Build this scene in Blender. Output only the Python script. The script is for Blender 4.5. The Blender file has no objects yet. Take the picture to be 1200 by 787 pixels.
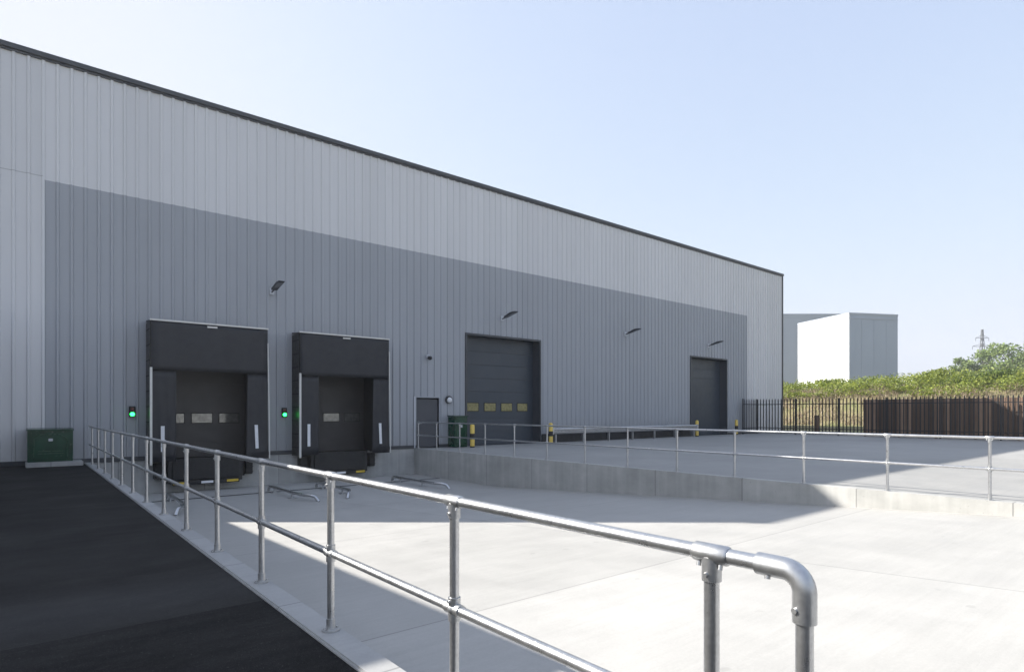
import bpy, bmesh, math, random
from mathutils import Vector, Matrix
random.seed(7)
R = math.radians
scene = bpy.context.scene
COL = scene.collection

# ------------------------------------------------------------------ helpers
def link(o, parent=None):
    COL.objects.link(o)
    if parent is not None:
        o.parent = parent
    return o

def tag(o, label=None, cat=None, group=None, kind=None):
    if label: o['label'] = label
    if cat: o['category'] = cat
    if group: o['group'] = group
    if kind: o['kind'] = kind
    return o

def empty(name, loc=(0, 0, 0), rz=0.0):
    o = bpy.data.objects.new(name, None)
    o.empty_display_size = 0.2
    o.location = loc
    o.rotation_euler = (0, 0, rz)
    return link(o)

class MB:
    """collects faces for one mesh object"""
    def __init__(s):
        s.v = []; s.f = []; s.mi = []; s.sm = []
    def face(s, pts, mi=0, smooth=False):
        n = len(s.v)
        s.v.extend([tuple(p) for p in pts])
        s.f.append(tuple(range(n, n + len(pts)))); s.mi.append(mi); s.sm.append(smooth)
    def box(s, x0, x1, y0, y1, z0, z1, mi=0, bev=0.0):
        if x0 > x1: x0, x1 = x1, x0
        if y0 > y1: y0, y1 = y1, y0
        if z0 > z1: z0, z1 = z1, z0
        n = len(s.v)
        if bev <= 0:
            s.v += [(x0,y0,z0),(x1,y0,z0),(x1,y1,z0),(x0,y1,z0),(x0,y0,z1),(x1,y0,z1),(x1,y1,z1),(x0,y1,z1)]
            for q in ((0,3,2,1),(4,5,6,7),(0,1,5,4),(1,2,6,5),(2,3,7,6),(3,0,4,7)):
                s.f.append(tuple(n+i for i in q)); s.mi.append(mi); s.sm.append(False)
            return
        bm = bmesh.new()
        bmesh.ops.create_cube(bm, size=1.0)
        bmesh.ops.scale(bm, vec=(x1-x0, y1-y0, z1-z0), verts=bm.verts)
        bmesh.ops.translate(bm, vec=((x0+x1)/2, (y0+y1)/2, (z0+z1)/2), verts=bm.verts)
        b = min(bev, (x1-x0)*.45, (y1-y0)*.45, (z1-z0)*.45)
        bmesh.ops.bevel(bm, geom=bm.edges[:], offset=b, segments=2, affect='EDGES')
        s.take(bm, mi)
    def take(s, bm, mi=0, smooth=False):
        n = len(s.v)
        bm.verts.index_update()
        s.v += [tuple(v.co) for v in bm.verts]
        for f in bm.faces:
            s.f.append(tuple(n + v.index for v in f.verts)); s.mi.append(mi); s.sm.append(smooth)
        bm.free()
    def tube(s, pts, r, seg=14, mi=0, caps=True, smooth=True):
        pts = [Vector(p) for p in pts]
        rs = r if isinstance(r, (list, tuple)) else [r] * len(pts)
        rings = []
        prevu = None
        for i, p in enumerate(pts):
            if i == 0: t = pts[1] - pts[0]
            elif i == len(pts) - 1: t = pts[-1] - pts[-2]
            else: t = (pts[i+1] - p).normalized() + (p - pts[i-1]).normalized()
            t.normalize()
            if prevu is None:
                a = Vector((0, 0, 1)) if abs(t.z) < .9 else Vector((1, 0, 0))
                u = t.cross(a).normalized()
            else:
                u = (prevu - t * prevu.dot(t)).normalized()
            prevu = u
            w = t.cross(u)
            n = len(s.v)
            for k in range(seg):
                an = 2 * math.pi * k / seg
                s.v.append(tuple(p + (u * math.cos(an) + w * math.sin(an)) * rs[i]))
            rings.append(n)
        for i in range(len(rings) - 1):
            a, b = rings[i], rings[i+1]
            for k in range(seg):
                k2 = (k + 1) % seg
                s.f.append((a+k, a+k2, b+k2, b+k)); s.mi.append(mi); s.sm.append(smooth)
        if caps:
            s.face([s.v[rings[0] + k] for k in reversed(range(seg))], mi)
            s.face([s.v[rings[-1] + k] for k in range(seg)], mi)
    def ball(s, c, r, sc=(1, 1, 1), mi=0, seg=16):
        bm = bmesh.new()
        bmesh.ops.create_uvsphere(bm, u_segments=seg, v_segments=max(6, seg // 2), radius=r)
        bmesh.ops.scale(bm, vec=sc, verts=bm.verts)
        bmesh.ops.translate(bm, vec=c, verts=bm.verts)
        s.take(bm, mi, True)
    def prism_x(s, prof, x0, x1, mi=0):
        """closed (y,z) outline extruded along x"""
        a = [(x0, y, z) for y, z in prof]; b = [(x1, y, z) for y, z in prof]
        n = len(prof)
        for i in range(n):
            j = (i + 1) % n
            s.face([a[i], a[j], b[j], b[i]], mi)
        s.face(list(reversed(a)), mi); s.face(b, mi)
    def build(s, name, mats, parent=None):
        me = bpy.data.meshes.new(name)
        me.from_pydata(s.v, [], s.f)
        if not isinstance(mats, (list, tuple)): mats = [mats]
        for m in mats: me.materials.append(m)
        me.polygons.foreach_set('material_index', s.mi)
        me.polygons.foreach_set('use_smooth', s.sm)
        me.update()
        return link(bpy.data.objects.new(name, me), parent)

def kids(o): return [c for c in bpy.data.objects if c.parent == o]
def copy_tree(o, parent=None):
    c = o.copy(); link(c, parent)
    for ch in kids(o): copy_tree(ch, c)
    return c

# ------------------------------------------------------------------ materials
class NT:
    def __init__(s, name):
        s.m = bpy.data.materials.new(name); s.m.use_nodes = True
        s.t = s.m.node_tree; s.t.nodes.clear()
        s.out = s.t.nodes.new('ShaderNodeOutputMaterial')
        s.b = s.t.nodes.new('ShaderNodeBsdfPrincipled')
        s.t.links.new(s.b.outputs[0], s.out.inputs[0])
        s.tc = s.t.nodes.new('ShaderNodeTexCoord')
    def n(s, typ, **kw):
        nd = s.t.nodes.new(typ)
        for k, v in kw.items(): setattr(nd, k, v)
        return nd
    def l(s, a, b): s.t.links.new(a, b)
    def noise(s, scale, detail=4, rough=.55, stretch=None, src='Object'):
        t = s.n('ShaderNodeTexNoise')
        t.inputs['Scale'].default_value = scale; t.inputs['Detail'].default_value = detail
        t.inputs['Roughness'].default_value = rough
        o = s.tc.outputs[src]
        if stretch:
            mp = s.n('ShaderNodeMapping'); mp.inputs['Scale'].default_value = stretch
            s.l(o, mp.inputs[0]); o = mp.outputs[0]
        s.l(o, t.inputs['Vector'])
        return t.outputs['Fac']
    def ramp(s, fac, stops):
        r = s.n('ShaderNodeValToRGB')
        e = r.color_ramp.elements
        while len(e) < len(stops): e.new(.5)
        for i, (p, c) in enumerate(stops):
            e[i].position = p
            e[i].color = (c[0], c[1], c[2], 1) if isinstance(c, (tuple, list)) else (c, c, c, 1)
        s.l(fac, r.inputs[0])
        return r.outputs[0]
    def math(s, op, a, b=None, c=None):
        m = s.n('ShaderNodeMath', operation=op)
        for i, x in enumerate((a, b, c)):
            if x is None: continue
            if isinstance(x, (int, float)): m.inputs[i].default_value = x
            else: s.l(x, m.inputs[i])
        return m.outputs[0]
    def mix(s, fac, a, b, mode='MIX'):
        m = s.n('ShaderNodeMix', data_type='RGBA', blend_type=mode)
        for i, x in ((0, fac), (6, a), (7, b)):
            if isinstance(x, (int, float)): m.inputs[i].default_value = x
            elif isinstance(x, tuple): m.inputs[i].default_value = (x[0], x[1], x[2], 1)
            else: s.l(x, m.inputs[i])
        return m.outputs[2]
    def bump(s, h, strength=.3, dist=.01):
        b = s.n('ShaderNodeBump'); b.inputs['Strength'].default_value = strength
        b.inputs['Distance'].default_value = dist
        s.l(h, b.inputs['Height']); s.l(b.outputs[0], s.b.inputs['Normal'])
    def set(s, **kw):
        for k, v in kw.items():
            i = s.b.inputs[k.replace('_', ' ')]
            if isinstance(v, (int, float)): i.default_value = v
            elif isinstance(v, tuple): i.default_value = (v[0], v[1], v[2], 1)
            else: s.l(v, i)
        return s

def mat_simple(name, col, rough=.5, metal=0.0, var=.12, scale=6, bump=0.0, spec=.5):
    t = NT(name)
    n = t.noise(scale, 5)
    lo = tuple(c * (1 - var) for c in col); hi = tuple(min(1, c * (1 + var)) for c in col)
    t.set(Base_Color=t.ramp(n, [(.3, lo), (.7, hi)]), Metallic=metal)
    t.set(Roughness=t.ramp(t.noise(scale * 3), [(.3, max(0, rough - .08)), (.7, min(1, rough + .1))]))
    t.b.inputs['Specular IOR Level'].default_value = spec
    if bump: t.bump(t.noise(scale * 12, 6), bump, .01)
    return t.m

def mat_cladding(name, col, joint=None):
    t = NT(name)
    sep = t.n('ShaderNodeSeparateXYZ'); t.l(t.tc.outputs['Object'], sep.inputs[0])
    fl = t.math('FLOOR', t.math('DIVIDE', t.math('ADD', sep.outputs[0], 1.44), 1.0))
    wn = t.n('ShaderNodeTexWhiteNoise', noise_dimensions='1D'); t.l(fl, wn.inputs['W'])
    sheet = t.ramp(wn.outputs['Value'], [(0, .94), (1, 1.0)])
    big = t.ramp(t.noise(.5, 5, .6, (1, 1, .25)), [(.3, .95), (.72, 1.0)])
    streak = t.ramp(t.noise(2.2, 4, .6, (2.2, 1, .05)), [(.3, .965), (.7, 1.0)])
    c = t.mix(1.0, (col[0], col[1], col[2]), sheet, 'MULTIPLY')
    c = t.mix(1.0, c, big, 'MULTIPLY'); c = t.mix(1.0, c, streak, 'MULTIPLY')
    # road dust splashed onto the foot of the sheets
    zf = t.math('SUBTRACT', 1.0, t.math('DIVIDE', sep.outputs[2], 1.3))
    dust = t.math('MULTIPLY', t.math('MAXIMUM', zf, 0.0), t.noise(5, 6, .7))
    c = t.mix(t.math('MULTIPLY', dust, .35), c, (.21, .2, .18))
    if joint:
        d = t.math('ABSOLUTE', t.math('SUBTRACT', sep.outputs[2], joint))
        c = t.mix(t.math('MULTIPLY', t.math('LESS_THAN', d, .012), t.math('LESS_THAN', sep.outputs[0], .6)), c, (col[0]*.6, col[1]*.6, col[2]*.6))
    t.set(Base_Color=c, Metallic=0.0, Roughness=t.ramp(t.noise(3), [(.3, .38), (.7, .5)]))
    t.bump(t.noise(1.6, 2, .4, (1.0, 1, .5)), .10, .02)
    return t.m

def mat_concrete(name, lo, hi, jx=0.0, jy=0.0, ox=0.0, oy=0.0, brush=True, stains=.5, jointdark=.42):
    t = NT(name)
    sep = t.n('ShaderNodeSeparateXYZ'); t.l(t.tc.outputs['Object'], sep.inputs[0])
    big = t.noise(.22, 6, .62)
    mid = t.noise(1.4, 6, .65)
    m = t.math('ADD', t.math('MULTIPLY', big, .6), t.math('MULTIPLY', mid, .4))
    c = t.ramp(m, [(.34, lo), (.66, hi)])
    fine = t.ramp(t.noise(45, 3, .7), [(.25, .93), (.75, 1.04)])
    c = t.mix(1.0, c, fine, 'MULTIPLY')
    br = t.ramp(t.noise(2.2, 6, .7, (.35, 5.5, 1)), [(.3, .93), (.7, 1.02)])
    c = t.mix(1.0, c, br, 'MULTIPLY')
    # soft darker drying stains and trails left by wheels
    st = t.ramp(t.noise(.55, 8, .72, (1, .45, 1)), [(.52, 0.0), (.68, 1.0)])
    c = t.mix(t.math('MULTIPLY', st, .22 * stains), c, (.17, .165, .16))
    sp = t.ramp(t.noise(3.1, 2, .4), [(.735, 0.0), (.76, 1.0)])
    c = t.mix(t.math('MULTIPLY', sp, .35 * stains), c, (.12, .115, .11))
    def joints(axis, pitch, off):
        f = t.math('FRACT', t.math('DIVIDE', t.math('ADD', sep.outputs[axis], off + 500 * pitch), pitch))
        d = t.math('MULTIPLY', t.math('MINIMUM', f, t.math('SUBTRACT', 1.0, f)), pitch)
        return t.math('LESS_THAN', d, .009), f
    if jx or jy:
        cell = None
        if jx:
            k, f = joints(0, jx, ox); c = t.mix(t.math('MULTIPLY', k, jointdark), c, (.06, .06, .06))
            cell = t.math('FLOOR', t.math('DIVIDE', t.math('ADD', sep.outputs[0], ox + 500 * jx), jx))
        if jy:
            k, f = joints(1, jy, oy); c = t.mix(t.math('MULTIPLY', k, jointdark), c, (.06, .06, .06))
            c2 = t.math('MULTIPLY', t.math('FLOOR', t.math('DIVIDE', t.math('ADD', sep.outputs[1], oy + 500 * jy), jy)), 17.31)
            cell = t.math('ADD', cell, c2) if cell is not None else c2
        wn = t.n('ShaderNodeTexWhiteNoise', noise_dimensions='1D'); t.l(cell, wn.inputs['W'])
        c = t.mix(1.0, c, t.ramp(wn.outputs['Value'], [(0, .93), (1, 1.02)]), 'MULTIPLY')
    t.set(Base_Color=c, Roughness=t.ramp(mid, [(.3, .62), (.7, .85)]))
    t.b.inputs['Specular IOR Level'].default_value = .35
    h = t.noise(60, 4, .7)
    if brush:
        h = t.math('ADD', t.math('MULTIPLY', h, .5), t.noise(6, 3, .6, (1.5, 18, 1)))
    t.bump(h, .22, .006)
    return t.m

def mat_formwork(name, lo, hi, axis=1, pitch=2.4):
    """cast wall: panel joints, runs and pour marks"""
    t = NT(name)
    sep = t.n('ShaderNodeSeparateXYZ'); t.l(t.tc.outputs['Object'], sep.inputs[0])
    c = t.ramp(t.noise(1.1, 7, .65, (1, 1, 1.8)), [(.33, lo), (.67, hi)])
    runs = t.ramp(t.noise(2.6, 5, .6, (1.6, 1.6, .12)), [(.42, .88), (.68, 1.03)])
    c = t.mix(1.0, c, runs, 'MULTIPLY')
    f = t.math('FRACT', t.math('DIVIDE', t.math('ADD', sep.outputs[axis], 100 * pitch), pitch))
    k = t.math('LESS_THAN', t.math('MULTIPLY', t.math('MINIMUM', f, t.math('SUBTRACT', 1.0, f)), pitch), .012)
    c = t.mix(t.math('MULTIPLY', k, .5), c, (.09, .09, .09))
    wn = t.n('ShaderNodeTexWhiteNoise', noise_dimensions='1D')
    t.l(t.math('FLOOR', t.math('DIVIDE', t.math('ADD', sep.outputs[axis], 100 * pitch), pitch)), wn.inputs['W'])
    c = t.mix(1.0, c, t.ramp(wn.outputs['Value'], [(0, .9), (1, 1.03)]), 'MULTIPLY')
    pin = t.ramp(t.noise(22, 2, .5), [(.72, 0.0), (.75, 1.0)])
    c = t.mix(t.math('MULTIPLY', pin, .5), c, (.12, .12, .12))
    t.set(Base_Color=c, Roughness=.8); t.bump(t.noise(30, 5, .7), .3, .008)
    return t.m

def mat_asphalt(name):
    t = NT(name)
    sep = t.n('ShaderNodeSeparateXYZ'); t.l(t.tc.outputs['Object'], sep.inputs[0])
    agg = t.ramp(t.noise(130, 2, .6), [(.35, (.006, .006, .006)), (.58, (.012, .012, .0125)), (.74, (.055, .052, .048))])
    dust = t.ramp(t.noise(.8, 8, .7, (.55, 1.6, 1)), [(.42, 0.0), (.72, 1.0)])
    edge = t.math('ADD', 5.12, t.math('MULTIPLY', t.math('SUBTRACT', t.noise(2.0, 3), .5), .07))
    older = t.math('GREATER_THAN', sep.outputs[1], edge)
    agg = t.mix(1.0, agg, t.ramp(t.noise(28, 5, .8), [(.3, .45), (.7, 1.5)]), 'MULTIPLY')
    agg = t.mix(1.0, agg, t.ramp(t.noise(3.2, 6, .75, (.6, 1.5, 1)), [(.3, .5), (.7, 1.5)]), 'MULTIPLY')
    c = t.mix(t.math('MULTIPLY', dust, .13), agg, (.12, .115, .11))
    older_c = t.mix(.16, c, (.066, .063, .061))
    # dust caught along the seam
    near = t.math('MAXIMUM', t.math('SUBTRACT', 1.0, t.math('DIVIDE', t.math('ABSOLUTE', t.math('SUBTRACT', sep.outputs[1], 5.75)), .85)), 0.0)
    older_c = t.mix(t.math('MULTIPLY', near, .15), older_c, (.13, .13, .135))
    c = t.mix(older, c, older_c)
    sc = t.ramp(t.noise(4.5, 6, .75, (.4, 2.2, 1)), [(.62, 0.0), (.74, 1.0)])
    c = t.mix(t.math('MULTIPLY', sc, .20), c, (.2, .19, .18))
    pk = t.ramp(t.noise(42, 2, .5), [(.66, 0.0), (.72, 1.0)])
    c = t.mix(t.math('MULTIPLY', pk, .35), c, (.11, .105, .10))
    t.set(Base_Color=c, Roughness=t.ramp(t.noise(.9, 5), [(.3, .72), (.7, .92)]))
    t.b.inputs['Specular IOR Level'].default_value = .14
    t.bump(t.noise(140, 3, .7), .55, .006)
    return t.m

def mat_galv(name, lo=.44, hi=.60, rough=.30):
    t = NT(name)
    sp = t.n('ShaderNodeTexVoronoi'); sp.inputs['Scale'].default_value = 55
    t.l(t.tc.outputs['Object'], sp.inputs['Vector'])
    v = t.math('ADD', t.math('MULTIPLY', sp.outputs['Distance'], .3), t.math('MULTIPLY', t.noise(5, 6, .7), .8))
    t.set(Base_Color=t.ramp(v, [(.3, (lo, lo*1.01, lo*1.02)), (.75, (hi, hi*1.01, hi*1.02))]), Metallic=.9,
          Roughness=t.ramp(t.noise(11, 6, .7), [(.3, rough - .05), (.7, rough + .07)]))
    t.bump(t.noise(90, 3, .6), .06, .002)
    return t.m

def mat_leaf(name, cols, trans=.35):
    t = NT(name)
    g = t.n('ShaderNodeNewGeometry')
    c = t.ramp(g.outputs['Random Per Island'], [(i / (len(cols) - 1), k) for i, k in enumerate(cols)])
    c = t.mix(1.0, c, t.ramp(t.noise(.45, 4, .6), [(.3, .6), (.7, 1.25)]), 'MULTIPLY')
    t.set(Base_Color=c, Roughness=.6)
    tr = t.n('ShaderNodeBsdfTranslucent'); t.l(c, tr.inputs[0])
    mx = t.n('ShaderNodeMixShader'); mx.inputs[0].default_value = trans
    t.l(t.b.outputs[0], mx.inputs[1]); t.l(tr.outputs[0], mx.inputs[2]); t.l(mx.outputs[0], t.out.inputs[0])
    return t.m

def mat_emit(name, col, strength, base=(.1, .1, .1)):
    t = NT(name)
    t.set(Base_Color=base, Emission_Color=col, Emission_Strength=strength, Roughness=.3)
    return t.m

M = {}
M['light_clad'] = mat_cladding('light_grey_cladding', (.67, .67, .68), joint=8.38)
M['dark_clad'] = mat_cladding('mid_grey_cladding', (.355, .372, .402))
M['coping'] = mat_simple('charcoal_flashing', (.045, .05, .058), .42, 0, .1, 2)
M['pale_flash'] = mat_simple('pale_flashing', (.5, .52, .55), .4, 0, .06, 3)
M['roof'] = mat_simple('roof_sheet', (.33, .34, .35), .55, 0, .1, .5)
M['pit'] = mat_concrete('pit_concrete', (.37, .364, .345), (.455, .446, .425), 5.5, 5.2, -1.78 + 5.5, .6)
M['yard'] = mat_concrete('yard_concrete', (.29, .288, .275), (.385, .378, .362), 6.0, 5.0, -13.15 + 6, -.7 + 5)
M['kerb'] = mat_concrete('kerb_concrete', (.32, .322, .322), (.42, .42, .415), 0, 1.6, 0, 0, False, .8)
M['wall_conc'] = mat_formwork('retaining_wall_concrete', (.38, .382, .365), (.48, .475, .455), 1, 2.44)
M['dock_conc'] = mat_formwork('dock_wall_concrete', (.36, .365, .36), (.46, .46, .45), 0, 2.44)
M['asphalt'] = mat_asphalt('dark_asphalt')
M['galv'] = mat_galv('galvanised_tube')
M['galv_fit'] = mat_galv('galvanised_fitting', .42, .56, .36)
M['fabric'] = mat_simple('black_shelter_fabric', (.009, .0095, .011), .42, 0, .18, 3, .12)
M['curtain'] = mat_simple('charcoal_curtain', (.0165, .018, .0235), .58, 0, .12, 1.2, .08)
M['black'] = mat_simple('black_rubber', (.012, .012, .013), .7, 0, .3, 9)
M['steel_dark'] = mat_simple('dark_steel', (.03, .031, .034), .5, .3, .3, 5)
M['trim'] = mat_simple('pale_aluminium_trim', (.62, .61, .58), .45, .2, .06, 4)
M['white'] = mat_simple('white_marker', (.72, .73, .75), .5, 0, .05, 6)
M['dock_door'] = mat_simple('dock_door_panel', (.038, .036, .038), .5, 0, .08, 1.5)
M['big_door'] = mat_simple('shutter_door_panel', (.040, .052, .068), .42, 0, .06, 1.2)
M['person_door'] = mat_simple('personnel_door_paint', (.055, .06, .072), .45, 0, .06, 2)
M['glass'] = mat_simple('door_window', (.23, .23, .22), .16, .65, .3, 9)
M['glass_y'] = mat_simple('door_window_yellowed', (.24, .215, .09), .25, 0, .25, 9)
M['green'] = mat_simple('dark_green_grp', (.005, .050, .027), .2, 0, .3, 3)
M['green_l'] = mat_simple('green_grp_rib', (.02, .075, .04), .3, 0, .2, 5)
M['yellow'] = mat_simple('safety_yellow', (.62, .44, .04), .45, 0, .12, 7)
M['pale_yellow'] = mat_simple('reflective_yellow', (.70, .50, .10), .35, 0, .1, 7)
M['palisade'] = mat_simple('black_palisade_steel', (.016, .019, .024), .45, .2, .2, 4)
M['timber'] = None
M['lamp_body'] = mat_simple('dark_lamp_housing', (.03, .034, .042), .4, .2, .1, 8)
M['lens'] = mat_simple('lamp_lens', (.16, .17, .185), .15, 0, .04, 8)
M['green_on'] = mat_emit('green_signal', (.015, 1.0, .10), 3.0)
M['red_off'] = mat_simple('dark_red_lens', (.09, .008, .008), .2)
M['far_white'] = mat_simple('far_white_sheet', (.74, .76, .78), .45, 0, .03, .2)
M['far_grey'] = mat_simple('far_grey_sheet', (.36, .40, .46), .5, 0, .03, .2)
M['far_shaded'] = mat_simple('far_shaded_sheet', (.33, .38, .45), .5, 0, .03, .2)  # darker tone for the white building's front wall, shade put into the colour
M['leaf'] = mat_leaf('bramble_leaf', [(.08, .12, .02), (.17, .22, .03), (.27, .33, .045), (.38, .40, .09)])
M['leaf_d'] = mat_leaf('dense_leaf', [(.05, .09, .02), (.12, .18, .035), (.22, .28, .05)])
M['leaf_t'] = mat_leaf('tree_leaf', [(.11, .17, .05), (.19, .26, .08), (.28, .35, .12)])
M['straw'] = mat_leaf('dry_grass', [(.24, .17, .12), (.38, .29, .20), (.46, .38, .28), (.17, .17, .08)], .2)
M['bark'] = mat_simple('bark', (.09, .07, .05), .9, 0, .4, 8, .4)
M['pylon'] = mat_simple('pylon_steel', (.10, .105, .11), .6, .2, .1, 1)

def mk_timber():
    t = NT('brown_timber')
    g = t.n('ShaderNodeNewGeometry')
    c = t.ramp(g.outputs['Random Per Island'], [(0, (.08, .05, .032)), (.5, (.19, .12, .08)), (1, (.42, .28, .19))])
    c = t.mix(1.0, c, t.ramp(t.noise(4, 6, .7, (6, 6, .35)), [(.3, .65), (.7, 1.15)]), 'MULTIPLY')
    t.set(Base_Color=c, Roughness=.8); t.bump(t.noise(12, 5, .7, (6, 6, .4)), .3, .006)
    return t.m
M['timber'] = mk_timber()
def mk_ground():
    t = NT('rough_grassland')
    c = t.ramp(t.noise(.35, 8, .7), [(.3, (.16, .13, .065)), (.5, (.23, .20, .10)), (.7, (.11, .14, .04))])
    t.set(Base_Color=c, Roughness=.95); t.bump(t.noise(5, 6, .8), .8, .08)
    return t.m
M['ground'] = mk_ground()

# ------------------------------------------------------------------ key dimensions (metres, eye at origin, z=0 walkway)
EYE = 1.55
YF = 22.15                 # facade plane
BX0, BX1, BY1, BH = -1.44, 44.8, 70.0, 11.95
PX0, PX1 = 1.78, 12.9      # sunken dock area between walkway kerb and retaining wall
PZ = -1.06
def floor_z(y):            # pit floor rises away from the docks
    y0, y1 = 16.4, -0.9
    if y >= y0: return PZ
    t = (y0 - y) / (y0 - y1)
    k = PZ * (1 - t)
    return min(0, k)

# ------------------------------------------------------------------ ground
def structure(name, mb, mats, label=None):
    o = mb.build(name, mats); tag(o, kind='structure', label=label); return o

g = MB()
BIG = 620
zg = -.03
g.face([(-BIG, -BIG, zg), (PX0, -BIG, zg), (PX0, BIG, zg), (-BIG, BIG, zg)])
g.face([(PX1, -BIG, zg), (BIG, -BIG, zg), (BIG, BIG, zg), (PX1, BIG, zg)])
g.face([(PX0, -BIG, zg), (PX1, -BIG, zg), (PX1, -1.0, zg), (PX0, -1.0, zg)])
g.face([(PX0, YF + .6, zg), (PX1, YF + .6, zg), (PX1, BIG, zg), (PX0, BIG, zg)])
structure('ground', g, M['ground'])

g = MB(); g.face([(-30, -45, 0), (1.575, -45, 0), (1.575, YF + .1, 0), (-30, YF + .1, 0)])
structure('path', g, M['asphalt'], 'dark asphalt walkway beside the galvanised rail')
g = MB(); g.box(1.575, PX0, -1.0, YF - .02, -1.4, .025, bev=.012)
structure('kerb', g, M['kerb'], 'concrete kerb carrying the near handrail')
g = MB()
ys = [-1.0 + i * .58 for i in range(31)] + [YF + .3]
ys = sorted(set([round(y, 3) for y in ys if y < YF + .3] + [16.4, YF + .3]))
n = len(g.v)
for y in ys:
    g.v += [(PX0 - .05, y, floor_z(y)), (PX1 + .05, y, floor_z(y))]
for i in range(len(ys) - 1):
    a = n + 2 * i
    g.f.append((a, a + 1, a + 3, a + 2)); g.mi.append(0); g.sm.append(True)
structure('dock_apron', g, M['pit'], 'sunken pale concrete apron in front of the dock doors')
g = MB(); g.face([(PX1 + .22, -45, .0), (41.8, -45, .0), (41.8, YF + .1, .0), (PX1 + .22, YF + .1, .0)])
structure('yard', g, M['yard'], 'upper concrete service yard')
g = MB(); g.face([(1.575, -45, -.001), (PX1 + .22, -45, -.001), (PX1 + .22, -1.0, -.001), (1.575, -1.0, -.001)])
structure('yard_entrance', g, M['yard'])

# retaining wall
g = MB(); g.box(PX1, PX1 + .225, -1.0, YF - .02, -1.5, .02, bev=.01)
o = g.build('retaining_wall', M['wall_conc'])
tag(o, 'low grey cast concrete retaining wall between sunken apron and upper yard', 'wall')
# drain channel at the foot of the docks
g = MB(); g.box(PX0 + .1, PX1 - .1, 19.95, 20.11, PZ - .1, PZ + .004)
o = g.build('drain_channel', M['steel_dark']); tag(o, 'dark slotted drain channel across the apron before the docks', 'drain')

# ------------------------------------------------------------------ warehouse
wh = empty('warehouse', ((BX0 + BX1) / 2, YF, 0))
tag(wh, 'long grey ribbed metal warehouse with darker lower cladding panel', 'warehouse')
wh.location = (0, 0, 0)
DX0, DX1, DZ = .64, 39.65, 8.28
DOCKS = [(3.18, 6.70), (7.79, 11.33)]            # shelters
dockdoor = [(3.55, 6.33), (8.17, 10.95)]         # door openings
BIGD = [(15.62, 20.0), (32.9, 37.0)]
PD = (13.05, 14.09)
open_ = [(a, b, 0, 3.15) for a, b in dockdoor] + [(a, b, 0, 5.0) for a, b in BIGD] + [(PD[0] - .05, PD[1] + .05, 0, 2.14)]

PITCH = 1 / 3
def profile(x):
    """outward offset of the trapezoidal sheet at x"""
    f = ((x - BX0) / PITCH) % 1.0 * PITCH
    # rib occupies 0.105 of each 0.333 pitch
    if f < .026: return .042 * f / .026
    if f < .078: return .042
    if f < .104: return .042 * (1 - (f - .078) / .026)
    return 0.0
def breaks(x0, x1):
    xs = {x0, x1}
    k = int((x1 - x0) / PITCH) + 3
    s = math.floor((x0 - BX0) / PITCH)
    for i in range(-1, k + 1):
        b = BX0 + (s + i) * PITCH
        for o in (0, .026, .078, .104):
            if x0 < b + o < x1: xs.add(b + o)
    for a, b, _, _ in open_:
        for q in (a, b):
            if x0 < q < x1: xs.add(q)
    return sorted(xs)
def clad(x0, x1, z0, z1):
    mb = MB()
    xs = breaks(x0, x1)
    for a, b in zip(xs[:-1], xs[1:]):
        if b - a < 1e-5: continue
        mid = (a + b) / 2
        iv = [(z0, z1)]
        for oa, ob, oz0, oz1 in open_:
            if oa < mid < ob and z0 < oz1:
                iv = [(max(z0, oz1), z1)]
        for p, q in iv:
            ya, yb = YF - profile(a + 1e-6), YF - profile(b - 1e-6)
            mb.face([(a, ya, p), (b, yb, p), (b, yb, q), (a, ya, q)])
    return mb
m = clad(DX0, DX1, .13, DZ); m.build('dark_cladding', M['dark_clad'], wh)['label'] = 'mid grey ribbed cladding of the loading area'
m = clad(BX0, DX0, .13, BH - .2)
for p in (clad(DX0, DX1, DZ, BH - .2), clad(DX1, BX1, .13, BH - .2)):
    n = len(m.v); m.v += p.v; m.f += [tuple(n + i for i in f) for f in p.f]; m.mi += p.mi; m.sm += p.sm
m.build('light_cladding', M['light_clad'], wh)['label'] = 'light silver grey ribbed cladding around the darker panel'
# other walls + roof
m = MB()
m.face([(BX1, YF, 0), (BX1, BY1, 0), (BX1, BY1, BH - .2), (BX1, YF, BH - .2)])
m.face([(BX0, BY1, 0), (BX0, YF, 0), (BX0, YF, BH - .2), (BX0, BY1, BH - .2)])
m.face([(BX1, BY1, 0), (BX0, BY1, 0), (BX0, BY1, BH - .2), (BX1, BY1, BH - .2)])
m.build('side_wall', M['light_clad'], wh)
m = MB(); m.box(BX0, BX1, YF + .05, BY1, BH - .35, BH - .25); m.build('roof', M['roof'], wh)
m = MB()
m.box(BX0 - .09, BX1 + .09, YF - .10, YF + .12, BH - .15, BH, bev=.01)
m.box(BX0 - .05, BX1 + .05, YF - .052, YF - .002, BH - .21, BH - .15)
m.box(BX1 - .05, BX1 + .09, YF + .12, BY1, BH - .21, BH - .002)
m.box(BX0 - .09, BX0 + .05, YF + .12, BY1, BH - .21, BH - .002)
m.build('coping', M['coping'], wh)
m = MB(); m.box(BX1 - .16, BX1 + .06, YF - .05, YF + .1, 0, BH - .212); m.build('corner_flashing', M['steel_dark'], wh)
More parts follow.
